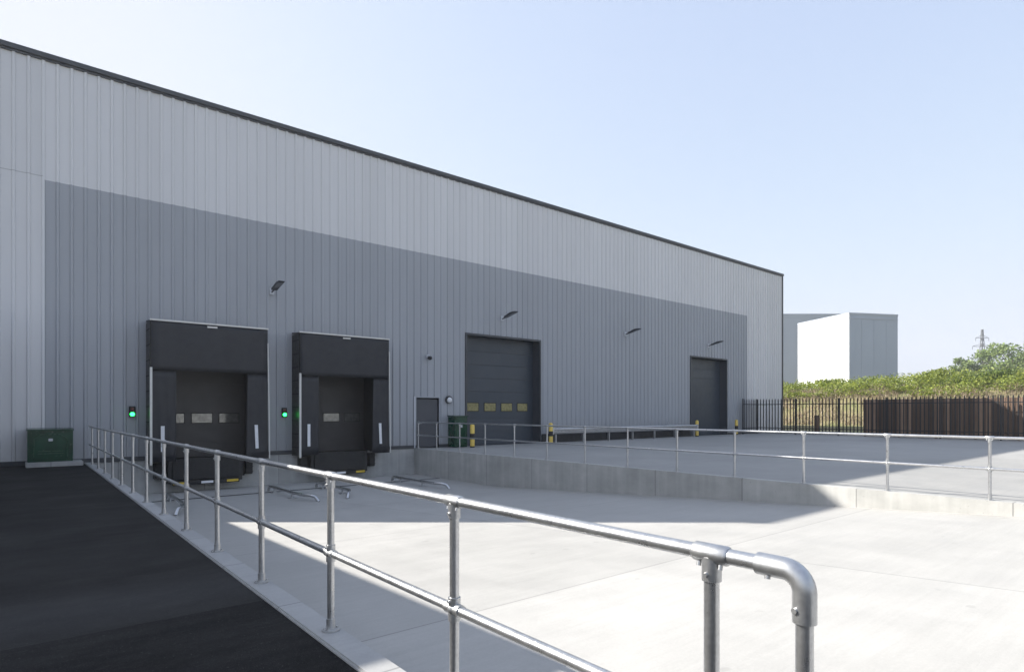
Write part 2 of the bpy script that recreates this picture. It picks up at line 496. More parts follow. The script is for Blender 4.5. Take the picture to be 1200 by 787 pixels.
# foot flashing (dark) and dark strip
m = MB()
segs = [(BX0, dockdoor[0][0]), (dockdoor[0][1], dockdoor[1][0]), (dockdoor[1][1], PD[0] - .05), (PD[1] + .05, BIGD[0][0]), (BIGD[0][1], BIGD[1][0]), (BIGD[1][1], BX1 - .17)]
for a, b in segs:
    m = MB(); m.box(a, b, YF - .055, YF + .02, .004, .14); m.build('base_flashing', M['coping'], wh)
m = MB(); m.box(BIGD[0][1] + .12, BIGD[1][0] - .12, YF - .075, YF - .058, .004, .44); m.build('dark_foot_strip', M['steel_dark'], wh)  # dark strip along the wall foot behind the crash barrier
# dock wall below floor level
m = MB()
m.box(PX0 + .002, PX1 + .2, YF - .018, YF + .3, -1.45, -.004)
m.build('dock_wall', M['dock_conc'], wh)

# interior void behind openings
for (a, b, z0, z1) in open_:
    m = MB()
    dock = z1 < 4 and b - a > 2
    y0, y1 = YF + .001, YF + (.9 if dock else .62)
    m.face([(a, y0, z0), (a, y1, z0), (a, y1, z1), (a, y0, z1)])
    m.face([(b, y1, z0), (b, y0, z0), (b, y0, z1), (b, y1, z1)])
    m.face([(a, y0, z1), (a, y1, z1), (b, y1, z1), (b, y0, z1)])
    m.face([(a, y0, .002), (b, y0, .002), (b, y1, .002), (a, y1, .002)])
    m.face([(a, y1, z0), (b, y1, z0), (b, y1, z1), (a, y1, z1)])
    m.build('reveal', M['black'] if dock else M['person_door'], wh)

def trims(x0, x1, z1, name='door_trim', mat=None, w=.09):
    m = MB()
    m.box(x0 - w, x0, YF - .05, YF + .03, .006, z1 + w)
    m.box(x1, x1 + w, YF - .05, YF + .03, .006, z1 + w)
    m.box(x0 + .001, x1 - .001, YF - .05, YF + .03, z1, z1 + w)
    return m.build(name, mat or M['coping'], wh)

def sect_door(x0, x1, z1, y, mat, wins, wz, matw, panel=.52, z0=.01):
    m = MB()
    z = z0; 
    m.box(x0, x1, y + .03, y + .05, z0, z1)
    while z < z1 - .02:
        zz = min(z + panel - .012, z1)
        m.box(x0 + .003, x1 - .003, y, y + .031, z, zz, bev=.008)
        mz = z + panel / 2
        if mz < z1: m.box(x0 + .02, x1 - .02, y - .003, y, mz - .1, mz + .1)
        z += panel
    d = m.build('loading_door', mat, wh)
    for (a, b) in wins:
        f = MB()
        f.box(a - .03, b + .03, y - .020, y - .004, wz[0] - .03, wz[1] + .03, bev=.006)
        fo = f.build('window', M['black'], d)
    return d
def pane_parts(d, wins, wz, y, matw):
    # window children are sub-parts of the door already: pane sits on them as the same level
    for (a, b) in wins:
        f = MB(); f.box(a, b, y - .024, y - .0205, wz[0], wz[1])
        f.build('pane', matw, d)

for (a, b) in dockdoor:
    c = (a + b) / 2
    wins = [(c - 1.19, c - .56), (c - .32, c + .31), (c + .55, c + 1.18)]
    d = sect_door(a, b, 3.15, YF + .62, M['dock_door'], wins, (1.17, 1.48), M['glass'], .5)
    pane_parts(d, wins, (1.17, 1.48), YF + .62, M['glass'])
    d['label'] = 'brown grey sectional door behind the dock shelter'
wins = [(15.95, 16.6), (16.96, 17.61), (17.97, 18.62), (18.98, 19.60)]
d = sect_door(15.62, 20.0, 5.0, YF + .47, M['big_door'], wins, (1.58, 1.94), M['glass_y'], .62)
pane_parts(d, wins, (1.58, 1.94), YF + .47, M['glass_y'])
d['label'] = 'blue grey level access door with four yellowed windows'
d = sect_door(32.9, 37.0, 5.0, YF + .47, M['big_door'], [], (1.58, 1.94), M['glass_y'], .62)
d['label'] = 'far blue grey level access door without windows'
for a, b in BIGD: trims(a, b, 5.0)
# personnel door
m = MB()
m.box(PD[0], PD[1], YF + .03, YF + .08, .03, 2.08, bev=.006)
d = m.build('personnel_door', M['person_door'], wh)
m = MB(); m.box(PD[0] + .08, PD[0] + .11, YF - .03, YF + .029, 1.0, 1.14); m.tube([(PD[0] + .095, YF - .03, 1.05), (PD[0] + .22, YF - .03, 1.05)], .01)
m.build('handle', M['galv_fit'], d)
m = MB(); m.box(PD[0] + .12, PD[1] - .12, YF + .02, YF + .031, .06, .32); m.build('kick_plate', M['person_door'], d)
m = MB()
m.box(PD[0] - .16, PD[0] - .05, YF - .05, YF + .03, .006, 2.2); m.box(PD[1] + .05, PD[1] + .10, YF - .05, YF + .03, .006, 2.2)
m.box(PD[0] - .049, PD[1] + .049, YF - .05, YF + .03, 2.14, 2.2)
m.build('door_frame', M['dark_clad'], wh)
m = MB(); m.box(PD[0] - .158, PD[0] - .10, YF - .056, YF - .051, .006, 2.19); m.build('door_frame_edge', M['pale_flash'], wh)

# ------------------------------------------------------------------ lower office block on the left, outside the picture
ox1, oh, oy0 = BX0 - .12, 4.62, 9.7
ob = empty('office_block', ((ox1 - 6), oy0, 0)); ob.location = (0, 0, 0)
tag(ob, 'low flat roofed office block joined to the left end of the warehouse', 'building')
m = MB(); m.box(ox1 - 11, ox1, oy0, 34, 0, oh - .25); m.build('wall', M['light_clad'], ob)
m = MB(); m.box(ox1 - 11.05, ox1 + .05, oy0 - .05, 34, oh - .25, oh); m.build('roof', M['coping'], ob)
for i in range(3):
    m = MB(); y = oy0 + 2 + i * 3.2; m.box(ox1 - .02, ox1 + .02, y, y + 1.6, 1.0, 2.3); w = m.build('window', M['coping'], ob)

# ------------------------------------------------------------------ dock shelters
FY = 21.35
def dock_shelter(x0, x1, label):
    t = empty('dock_shelter', ((x0 + x1) / 2, FY, 0)); cx = (x0 + x1) / 2
    tag(t, label, 'dock shelter', 'dock shelters on the warehouse wall')
    L = x0 - cx; Rr = x1 - cx; W = YF - .04 - FY
    zt = 4.40
    m = MB()
    # fabric covered side walls and sloping roof
    m.box(L, L + .05, .03, W, -.05, zt - .06); m.box(Rr - .05, Rr, .03, W, -.05, zt - .06)
    m.prism_x([(.03, zt - .07), (W, zt - .02), (W, zt + .03), (.03, zt - .02)], L, Rr)
    m.box(L + .06, L + .35, W - .12, W, -.05, zt - .1); m.box(Rr - .35, Rr - .06, W - .12, W, -.05, zt - .1)
    m.build('hood_frame', M['fabric'], t)
    # gathered pleats on the left flank
    for i in range(9):
        z = .25 + i * .48
        m = MB(); m.box(L - .008, L + .002, .06, W - .04, z, z + .03); m.build('side_batten', M['black'], t)
    # head curtain: slightly bellied sheet with thickness
    def sheet(xa, xb, za, zb, belly, y=0.0, mat='curtain', name='head_curtain', sk=(0, 0)):
        m = MB(); nx, nz = 14, 10
        front = []; back = []
        for j in range(nz + 1):
            for i in range(nx + 1):
                u, v = i / nx, j / nz
                xx = xa + (xb - xa) * u + (sk[0] * (1 - v) if u == 0 else 0) + (sk[1] * (1 - v) if u == 1 else 0)
                if 0 < i < nx: xx = (xa + sk[0] * (1 - v)) + ((xb + sk[1] * (1 - v)) - (xa + sk[0] * (1 - v))) * u
                w = belly * math.sin(math.pi * u) * math.sin(math.pi * v) + .006 * math.sin(u * 17 + v * 3)
                zz = za + (zb - za) * v
                front.append((xx, y - w, zz)); back.append((xx, y - w + .012, zz))
        n = len(m.v); m.v += front + back; N = len(front)
        q = nx + 1
        for j in range(nz):
            for i in range(nx):
                a = n + j * q + i
                m.f.append((a, a+1, a+1+q, a+q)); m.mi.append(0); m.sm.append(True)
                a += N
                m.f.append((a+q, a+1+q, a+1, a)); m.mi.append(0); m.sm.append(True)
        for i in range(nx):
            a = n + i; m.f.append((a+N, a+1+N, a+1, a)); m.mi.append(0); m.sm.append(False)
            a = n + nz*q + i; m.f.append((a, a+1, a+1+N, a+N)); m.mi.append(0); m.sm.append(False)
        for j in range(nz):
            a = n + j*q; m.f.append((a, a+q, a+q+N, a+N)); m.mi.append(0); m.sm.append(False)
            a = n + j*q + nx; m.f.append((a+N, a+q+N, a+q, a)); m.mi.append(0); m.sm.append(False)
        return m.build(name, M[mat], t)
    sheet(L + .02, Rr - .02, 2.84, zt - .035, .012, -.02)
    sheet(L + .02, L + .72, -.02, 2.9, .01, .03, name='side_curtain')
    sheet(Rr - .66, Rr - .02, -.06, 2.9, .01, .03, name='side_curtain', sk=(-.05, .05))
    # pale aluminium edges
    m = MB(); m.box(L - .01, Rr + .01, -.045, .03, zt - .04, zt + .012, bev=.006); m.build('top_trim', M['trim'], t)
    m = MB(); m.box(L - .012, L + .055, -.04, .028, -.1, 2.92, bev=.006); m.build('edge_trim', M['trim'], t)
    m = MB(); m.tube([(Rr - .005, -.01, 3.9), (Rr + .02, -.015, 2.4), (Rr + .05, -.02, -.06)], .022, 8); m.build('edge_trim', M['trim'], t)
    # white approach markers
    for xx, lean in ((L + .34, .0), (Rr - .36, .03)):
        m = MB()
        m.face([(xx - .05, -.012, .30), (xx + .05, -.012, .30), (xx + .05 - lean, -.008, 1.1), (xx - .05 - lean, -.008, 1.1)])
        m.face([(xx - .05, .010, .30), (xx - .05 - lean, .014, 1.1), (xx + .05 - lean, .014, 1.1), (xx + .05, .010, .30)])
        for (p, q) in (((xx-.05,.30),(xx-.05-lean,1.1)), ((xx+.05-lean,1.1),(xx+.05,.30))):
            m.face([(p[0],-.012,p[1]),(q[0],-.008,q[1]),(q[0],.014,q[1]),(p[0],.010,p[1])])
        m.build('approach_marker', M['white'], t)
    m = MB(); m.box(-.16, .14, -.055, -.038, zt - .14, zt - .085, bev=.004); m.build('maker_plate', M['trim'], t)
    # dark lining seen through the opening
    m = MB()
    m.box(L + .055, L + .36, .09, .66, -.02, 4.25); m.box(Rr - .50, Rr - .055, .09, .70, -.02, 4.25)
    m.box(L + .37, Rr - .37, .12, .66, 3.18, 4.25)
    m.build('foam_pad', M['black'], t)
    return t
dock_shelter(*DOCKS[0], 'black dock shelter nearest the green cabinet, left of the pair')
dock_shelter(*DOCKS[1], 'black dock shelter beside the grey personnel door, right of the pair')

def dock_leveller(cx, label):
    t = empty('dock_leveller', (cx, YF, PZ)); tag(t, label, 'dock leveller', 'dock levellers under the shelters')
    h = -PZ
    m = MB(); m.box(-1.12, 1.12, -.42, -.03, .30, h - .02, bev=.01)
    m.box(-1.28, 1.28, -.10, -.025, .40, h + .01)
    m.build('pit_frame', M['steel_dark'], t)
    m = MB(); m.prism_x([(-.50, .42), (-.45, .40), (-.42, h + .0), (-.47, h + .015)], -1.0, 1.0); m.build('hinged_lip', M['black'], t)
    m = MB(); m.box(-1.0, 1.0, -.52, -.421, .24, .38, bev=.01)
    m.build('toe_guard', M['black'], t)
    for xx, mt, nm in ((-.82, 'yellow', 'hazard_marker'), (.0, 'white', 'rating_plate'), (.78, 'yellow', 'hazard_marker')):
        m = MB(); m.box(xx - .18, xx + .18, -.535, -.522, .27, .345, bev=.003); m.build(nm, M[mt], t)
    for s in (-1, 1):
        m = MB(); m.box(s * 1.37 - .11, s * 1.37 + .11, -.36, -.025, .46, .98, bev=.02)
        for zz in (.56, .72, .88): m.box(s * 1.37 - .12, s * 1.37 + .12, -.372, -.340, zz - .01, zz + .01)
        m.build('rubber_bumper', M['black'], t)
    return t
dock_leveller(4.85, 'black steel leveller with yellow marks under the left dock shelter')
dock_leveller(9.47, 'black steel leveller with yellow marks under the right dock shelter')

# wheel guides
def wheel_guide(x, splay, label):
    t = empty('wheel_guide', (x, 18.5, PZ)); tag(t, label, 'wheel guide', 'galvanised wheel guides on the apron')
    m = MB()
    s = splay
    m.tube([(0, 1.9, .02), (0, 1.82, .13), (0, 1.7, .17), (0, .9, .17), (0, 0, .17), (s * .04, -.9, .17), (s * .20, -1.2, .17), (s * .30, -1.36, .13), (s * .36, -1.45, .0)], .048, 14)
    m.build('guide_tube', M['galv'], t)
    for y in (1.3, -.3):
        m = MB(); m.tube([(0, y, .012), (0, y, .14)], .034, 12); m.box(-.1, .1, y - .1, y + .1, .0, .014, bev=.004)
        m.build('foot', M['galv_fit'], t)
wheel_guide(3.45, -1, 'galvanised wheel guide left of the left dock, behind the handrail posts')
wheel_guide(6.42, 1, 'galvanised wheel guide on the right side of the left dock')
wheel_guide(8.02, -1, 'galvanised wheel guide on the left side of the right dock')
wheel_guide(10.95, 1, 'galvanised wheel guide below the retaining wall corner')

# signal lamps
def dock_light(x, z, label):
    t = empty('signal_light', (x, YF - .035, z)); tag(t, label, 'signal light', 'green dock signal lights')
    m = MB(); m.box(-.085, .085, -.09, 0, -.17, .17, bev=.012); m.build('housing', M['black'], t)
    m = MB(); m.tube([(0, -.088, .08), (0, -.105, .08)], .052, 16); m.build('red_lens', M['red_off'], t)
    m = MB(); m.tube([(0, -.088, -.08), (0, -.115, -.08)], .062, 16); m.build('green_lens', M['green_on'], t)
    m = MB(); m.prism_x([(-.09, .0), (-.17, .0), (-.17, .012), (-.09, .016)], -.07, .07); m.build('visor', M['black'], t)
dock_light(2.80, 1.55, 'green lit signal lamp on the wall left of both dock shelters')
dock_light(7.50, 1.52, 'green lit signal lamp on the wall between the two dock shelters')

# wall lights
def wall_light(x, z, label):
    t = empty('wall_light', (x, YF - .04, z)); t.scale = (.9, .9, .9); tag(t, label, 'wall light', 'flood lights on arms along the facade')
    m = MB(); m.box(-.09, .09, -.03, .0, -.13, .13, bev=.008); m.build('wall_bracket', M['pale_flash'], t)
    m = MB(); m.tube([(0, -.02, -.03), (0, -.34, .03)], .03, 12); m.build('arm', M['lamp_body'], t)
    m = MB()
    prof = [(-.28, .0), (-1.16, .19), (-1.18, .225), (-.95, .23), (-.28, .075)]
    for xa, xb in ((-.11, .11),): m.prism_x(prof, xa, xb)
    for k in range(4): m.prism_x([(-.55, .13), (-.85, .20), (-.85, .235), (-.55, .165)], -.10 + k * .045, -.088 + k * .045)
    m.build('lamp_head', M['lamp_body'], t)
    m = MB(); m.prism_x([(-.62, .063), (-1.05, .157), (-1.05, .17), (-.62, .08)], -.10, .10); m.build('lens', M['lens'], t)
wall_light(7.07, 5.85, 'flood light on wall above the gap between the dock shelters')
wall_light(17.62, 5.92, 'flood light on wall above the near level access door')
wall_light(26.5, 5.92, 'flood light on wall midway between the two level access doors')
wall_light(34.8, 5.85, 'flood light on wall above the far level access door')

# small dome camera and bulkhead lamp
t = empty('security_camera', (13.55, YF - .035, 3.85)); tag(t, 'small dark dome camera on the wall above the personnel door', 'security camera')
m = MB(); m.box(-.07, .07, -.05, 0, .0, .13, bev=.01); m.tube([(0, -.04, .07), (0, -.16, .07), (0, -.2, .03)], .018, 10); m.build('bracket', M['pale_flash'], t)
m = MB(); m.ball((0, -.2, -.03), .10, (1, 1, .85)); m.build('dome', M['steel_dark'], t)
t = empty('bulkhead_light', (14.62, YF - .035, 2.07)); tag(t, 'round white bulkhead lamp with dark ring right of the personnel door', 'wall light')
m = MB(); m.tube([(0, 0, 0), (0, -.07, 0)], .17, 24); m.build('housing', M['lamp_body'], t)
m = MB(); m.ball((.02, -.07, -.02), .125, (1, .55, 1)); m.build('diffuser', M['white'], t)

# green cabinets
def cabinet(x0, x1, y0, y1, z0, z1, label, pad=None):
    cx = (x0 + x1) / 2
    t = empty('green_cabinet', (cx, y0, 0)); tag(t, label, 'cabinet', 'green cabinets along the facade')
    w = (x1 - x0) / 2; dpt = y1 - y0
    m = MB(); m.box(-w, w, .03, dpt, z0, z1 - .05, bev=.015); m.build('body', M['green'], t)
    m = MB(); m.prism_x([(-.02, z1 - .06), (dpt + .01, z1 - .03), (dpt + .01, z1 + .01), (-.02, z1 - .02)], -w - .02, w + .02); m.build('lid', M['green'], t)
    m = MB(); m.box(-w + .07, w - .07, .004, .031, z0 + .07, z1 - .10, bev=.01); dr = m.build('door', M['green'], t)
    h = z1 - z0
    m = MB()
    for q in range(2): m.box(-w + .22, w - .22, -.008, .005, z0 + h * (.24 + .07 * q), z0 + h * (.24 + .07 * q) + .018)
    # raised picture-frame rib with angled corners
    a, b, c, dd = -w + .14, w - .14, z0 + .14 * h, z0 + .82 * h
    for p, q in (((a, c), (a, dd - .12)), ((a, dd - .12), (a + .16, dd)), ((a + .16, dd), (b - .16, dd)), ((b - .16, dd), (b, dd - .12)), ((b, dd - .12), (b, c))):
        m.tube([(p[0], .0, p[1]), (q[0], .0, q[1])], .012, 6)
    m.build('rib', M['green_l'], dr)
    m = MB(); m.box(-.05, .05, -.02, .004, z0 + .62 * h, z0 + .70 * h, bev=.008); m.build('handle', M['pale_flash'], dr)
    if pad:
        m = MB(); m.box(pad[0] - cx, pad[1] - cx, pad[2] - y0, pad[3] - y0, .0, z0 - .002, bev=.012); m.build('base_slab', M['dock_conc'], t)
cabinet(.24, 1.27, 21.45, 22.05, .13, 1.07, 'wide dark green cabinet on a concrete slab at the walkway end', (.20, 1.50, 21.25, 22.08))
cabinet(14.55, 15.22, 21.5, 22.05, .02, 1.38, 'tall dark green cabinet between the personnel door and the near level access door')

# bollards
def bollard(x, y, label):
    t = empty('bollard', (x, y, 0)); tag(t, label, 'bollard', 'yellow and black bollards guarding the level access doors')
    r = .1
    m = MB(); m.tube([(0, 0, 0), (0, 0, .94), (0, 0, .985), (0, 0, 1.01)], [r, r, r * .8, r * .3], 20); m.build('post', M['pale_yellow'], t)
    m = MB(); m.tube([(0, 0, .36), (0, 0, .60)], r + .003, 20); m.build('black_band', M['black'], t)
    m = MB(); m.tube([(0, 0, .0), (0, 0, .06)], r + .003, 20); m.build('black_band', M['black'], t)
bollard(15.25, 21.2, 'yellow and black bollard left of the near level access door')
bollard(19.95, 21.25, 'yellow and black bollard at the near end of the crash barrier')
bollard(32.75, 21.6, 'yellow and black bollard at the far end of the crash barrier')
bollard(37.35, 21.6, 'yellow and black bollard beside the fence end and far door')

# crash barrier
t = empty('crash_barrier', (20.3, 21.5, 0)); tag(t, 'galvanised crash barrier along the wall between the two level access doors', 'barrier')
L = 32.55 - 20.25
m = MB()
prof = [(0, .44), (-.05, .47), (-.075, .50), (-.075, .54), (-.015, .58), (-.015, .62), (-.075, .66), (-.075, .70), (-.05, .73), (0, .76)]
back = [(y + .006, z) for y, z in reversed(prof)]
m.prism_x(prof + back, 0, L)
m.tube([(0.0, -.03, .44), (0.0, -.03, .76)], .07, 12); m.tube([(L, -.03, .44), (L, -.03, .76)], .07, 12)
m.build('beam', M['galv'], t)
for k in range(7):
    x = .25 + k * (L - .5) / 6
    m = MB(); m.box(x - .04, x + .04, .012, .11, 0, .74); m.box(x - .08, x + .08, -.02, .16, 0, .015); m.build('post', M['galv_fit'], t)

# ------------------------------------------------------------------ tube handrails
def rail_post(par, y, foot=True, top=1.1, r=.0242, z0=.0):
    m = MB(); m.tube([(0, y, z0), (0, y, top - .02)], r, 20)
    p = m.build('post', M['galv'], par)
    R2 = r + .0066
    if foot:
        m = MB(); m.tube([(0, y, z0 + .0), (0, y, z0 + .012)], .062, 20); m.tube([(0, y, z0 + .012), (0, y, z0 + .085)], R2, 20)
        for sx in (-1, 1): m.tube([(sx * .046, y, z0 + .012), (sx * .046, y, z0 + .024)], .009, 6)
        m.build('base_flange', M['galv_fit'], p)
    # tee under top rail
    m = MB()
    m.tube([(0, y - .062, top), (0, y - .055, top), (0, y + .055, top), (0, y + .062, top)], [r + .002, R2, R2, r + .002], 20)
    m.tube([(0, y, top - .085), (0, y, top - .01)], R2, 20)
    for s in (-1, 1): m.tube([(-R2 * .2 - .004, y + s * .038, top - R2 * .9), (-R2 * .25 - .006, y + s * .038, top - R2 - .012)], .0075, 8)
    m.tube([(-R2 + .002, y, top - .062), (-R2 - .010, y, top - .062)], .0075, 8)
    m.build('tee_fitting', M['galv_fit'], p)
    # cross at mid rail
    mz = z0 + (top - z0) * .5
    m = MB()
    m.tube([(0, y - .06, mz), (0, y + .06, mz)], R2, 20)
    m.tube([(0, y, mz - .058), (0, y, mz + .058)], R2 + .0005, 20)
    m.ball((0, y, mz), R2 + .006, (1, 1, 1), seg=16)
    m.tube([(-R2 + .002, y, mz + .04), (-R2 - .010, y, mz + .04)], .0075, 8)
    m.build('cross_fitting', M['galv_fit'], p)
    return p

RX = 1.695
t = empty('handrail', (RX, 0, .025)); tag(t, 'galvanised tube handrail on the kerb beside the dark walkway, in the foreground', 'handrail')
ys = [1.065, 2.51] + [2.51 + 1.535 * k for k in range(1, 12)] + [21.1]
TOP = 1.078
for y in ys: rail_post(t, y, True, TOP)
m = MB(); m.tube([(0, .84, TOP), (0, 4.4, TOP), (0, 10, TOP), (0, 21.9, TOP)], .0242, 22); m.build('top_rail', M['galv'], t)
m = MB(); m.tube([(0, .78, TOP * .5), (0, 8, TOP * .5), (0, 21.9, TOP * .5)], .0242, 22); m.build('mid_rail', M['galv'], t)
# end post with elbow
ye = .775
m = MB(); m.tube([(0, ye, 0), (0, ye, TOP - .11)], .0242, 22); ep = m.build('end_post', M['galv'], t)
m = MB()
rb, rr = .058, .0325
path = [(0, ye + .135, TOP), (0, ye + rb + .01, TOP)]
for k in range(9):
    a = math.pi / 2 * k / 8
    path.append((0, ye + rb - rb * math.sin(a), TOP - rb + rb * math.cos(a)))
path += [(0, ye, TOP - .14)]
m.tube(path, rr, 22)
m.tube([(-.012, ye + .10, TOP - .024), (-.014, ye + .10, TOP - .037)], .009, 8)
m.tube([(-.027, ye + .012, TOP - .105), (-.035, ye + .014, TOP - .105)], .009, 8)
m.build('elbow_fitting', M['galv_fit'], ep)
m = MB(); m.tube([(0, ye, 0), (0, ye, .012)], .062, 20); m.tube([(0, ye, .012), (0, ye, .085)], .032, 20); m.build('base_flange', M['galv_fit'], ep)

t = empty('handrail', (PX1 + .11, 0, .02)); tag(t, 'galvanised tube handrail along the top of the low retaining wall', 'handrail')
us = [488, 511.7, 538.7, 568.5, 602.8, 641, 685.5, 735.5, 793.5, 861, 942, 1040, 1160]
ys = []
for u in us:
    a = (u - 600) / 705
    ys.append((PX1 + .11) * (.7716 - .6361 * a) / (.7716 * a + .6361))
ys[0] = 21.95
st = ys[-2] - ys[-1]
ys += [ys[-1] - st * 1.0, ys[-1] - st * 2.0, ys[-1] - 3 * st, ys[-1] - 4 * st]
TOP2 = 1.08
for y in ys: rail_post(t, y, True, TOP2)
m = MB(); m.tube([(0, ys[-1], TOP2), (0, 8, TOP2), (0, 22.0, TOP2)], .0242, 16); m.build('top_rail', M['galv'], t)
m = MB(); m.tube([(0, ys[-1], TOP2 * .5), (0, 8, TOP2 * .5), (0, 22.0, TOP2 * .5)], .0242, 16); m.build('mid_rail', M['galv'], t)

# ------------------------------------------------------------------ palisade fence (perpendicular to the warehouse)
FX = 40.6
FH = 2.45
def palisade(name, p0, p1, label, bay=2.75, pitch=.21):
    """fence from p0 to p1 (xy)"""
    p0 = Vector((p0[0], p0[1], 0)); p1 = Vector((p1[0], p1[1], 0))
    d = p1 - p0; Ln = d.length; ang = math.atan2(d.y, d.x)
    t = empty(name, p0, ang); tag(t, label, 'fence')
    nb = max(1, round(Ln / bay)); bl = Ln / nb
    for k in range(nb + 1):
        x = k * bl
        m = MB(); m.box(x - .035, x + .035, .03, .09, 0, FH - .02); m.build('post', M['palisade'], t)
    for k in range(nb):
        m = MB()
        n = int(bl / pitch)
        for z in (.42, 2.05): m.box(k * bl + .052, (k + 1) * bl - .052, .031, .08, z - .025, z + .025)
        for i in range(n):
            x = k * bl + (i + .5) * bl / n
            w = .034
            m.box(x - w, x + w, 0, .012, .06, FH - .10)
            m.box(x - w * .35, x + w * .35, -.012, 0, .06, FH - .10)
            # pointed triple head
            m.face([(x - w, .006, FH - .10), (x + w, .006, FH - .10), (x, .006, FH + .02)])
            m.face([(x + w, .007, FH - .10), (x - w, .007, FH - .10), (x, .007, FH + .02)])
        m.build('pale_panel', M['palisade'], t)
    return t
palisade('palisade_fence', (FX, 21.95), (FX, -22.05), 'tall black palisade fence closing the far side of the yard')
palisade('palisade_gate', (38.5, 21.72), (40.35, 21.72), 'short black palisade gate leaf folded against the warehouse beside the far bollard', bay=1.9)
# timber screen fence behind
t = empty('timber_fence', (FX + .55, 15.1, 0)); tag(t, 'brown closeboard timber fence right behind the black palisade', 'fence')
y = 0.0; k = 0
while y > -38:
    m = MB()
    for i in range(18):
        yy = y - i * .105
        top = 2.30 + random.uniform(-.012, .012)
        m.box(-.01 + (i % 2) * .012, .012 + (i % 2) * .012, yy - .056, yy + .05, .04, top)
    for z in (.4, 1.2, 2.0): m.box(.03, .07, y - 1.85, y + .02, z - .04, z + .04)
    m.build('board_panel', M['timber'], t)
    m = MB(); m.box(.075, .17, y - .05, y + .05, 0, 2.25); m.build('post', M['timber'], t)
    y -= 1.89; k += 1

m = MB(); m.box(-.13, .13, -.13, .13, 0, 1.25, bev=.02); m.box(-.15, .15, -.15, .15, 1.25, 1.29, bev=.01)
o = m.build('timber_post', M['timber']); o.location = (43.2, 18.9, 0); tag(o, 'short stout brown timber post behind the open part of the palisade fence', 'post')

# ------------------------------------------------------------------ embankment and vegetation
def bank_z(x, y):
    t = (x - 55.0) / 8.0
    if x < 55: return max(0, (x - 42) * .01)
    t = min(1, t); s = t * t * (3 - 2 * t)
    h = 3.45 + .25 * max(0, min(1, (20 - y) / 14))
    return .13 + s * h + .12 * math.sin(y * .35 + x * .2) * s
g = MB()
xs = [41.8 + i * .9 for i in range(48)]; ysb = [-55 + i * 1.6 for i in range(110)]
n = 0
for x in xs:
    for y in ysb:
        g.v.append((x, y, bank_z(x, y) + .02 + random.uniform(-.05, .05) * (1 if x > 54 else .25)))
for i in range(len(xs) - 1):
    for j in range(len(ysb) - 1):
        a = i * len(ysb) + j
        g.f.append((a, a + len(ysb), a + len(ysb) + 1, a + 1)); g.mi.append(0); g.sm.append(True)
structure('embankment', g, M['ground'])

def leaf_quads(mb, c, n, rad, size, squash=.8, shell=.55):
    for _ in range(n):
        d = Vector((random.gauss(0, 1), random.gauss(0, 1), random.gauss(0, 1))).normalized()
        r = shell + (1 - shell) * random.random() ** .6
        p = Vector(c) + Vector((d.x * rad[0], d.y * rad[1], d.z * rad[2] * squash)) * r
        u = Vector((random.gauss(0, 1), random.gauss(0, 1), random.gauss(0, .7))).normalized()
        w = u.cross(Vector((random.gauss(0, 1), random.gauss(0, 1), random.gauss(0, 1)))).normalized()
        s = size * random.uniform(.6, 1.35)
        a, b = u * s * .5, w * s * .32
        mb.face([p - a, p + b, p + a, p - b])

def dry_grass(name, x0, x1, y0, y1, n, h, label):
    mb = MB()
    for _ in range(n):
        x = random.uniform(x0, x1); y = random.uniform(y0, y1)
        z = bank_z(x, y)
        # tussocks: reject part of the ground
        if math.sin(x * 1.9 + 2 * math.sin(y * .7)) + math.sin(y * 1.3) < -.6 and random.random() < .8: continue
        hh = h * random.uniform(.45, 1.15); a = random.uniform(0, math.pi); w = random.uniform(.012, .032)
        dx, dy = math.cos(a) * w, math.sin(a) * w
        lx, ly = random.gauss(0, .18) * hh, random.gauss(0, .18) * hh
        mb.face([(x - dx, y - dy, z), (x + dx, y + dy, z), (x + lx + dx * .2, y + ly + dy * .2, z + hh), (x + lx - dx * .2, y + ly - dy * .2, z + hh * .97)])
    o = mb.build(name, M['straw']); tag(o, label, 'grass', kind='stuff')
dry_grass('dry_grass', 56.0, 65.0, -8, 42, 30000, .5, 'tall straw coloured grass on the bank behind the fences')

# continuous bramble belt
mb = MB()
y = -18.0
while y < 50:
    for row in range(5):
        x = 61.2 + row * 1.6 + random.uniform(-.5, .5)
        yy = y + random.uniform(-.6, .6)
        z = bank_z(x, yy)
        hgt = .75 + .2 * row + random.uniform(-.25, .4) + .2 * max(0, min(1, (16 - yy) / 8)) - .25 * max(0, min(1, (yy - 19) / 6))
        leaf_quads(mb, (x, yy, z + hgt * .45), 300, (1.15, 1.15, hgt * .62), .165, 1.0, .35)
    y += 1.05
o = mb.build('bramble_belt', M['leaf']); tag(o, 'continuous belt of bright green brambles along the top of the bank', 'shrubbery', kind='stuff')

def bush(x, y, r, h, label, mat='leaf_d', n=5):
    z = bank_z(x, y)
    t = empty('bush', (x, y, z)); tag(t, label, 'bush', 'bushes standing above the brambles')
    m = MB()
    for k in range(6):
        a = k * 1.05
        m.tube([(0, 0, -.1), (math.cos(a) * r * .3, math.sin(a) * r * .3, h * .4), (math.cos(a) * r * .6, math.sin(a) * r * .6, h * .75)], [.05, .035, .012], 6)
    m.build('stems', M['bark'], t)
    m = MB()
    for k in range(n * 3):
        a = random.uniform(0, 6.28); q = random.uniform(0, .65) * r
        leaf_quads(m, (math.cos(a) * q, math.sin(a) * q, h * random.uniform(.3, .8)), 300, (r * .48, r * .48, h * .26), .17, 1.0, .3)
    m.build('foliage', M[mat], t)

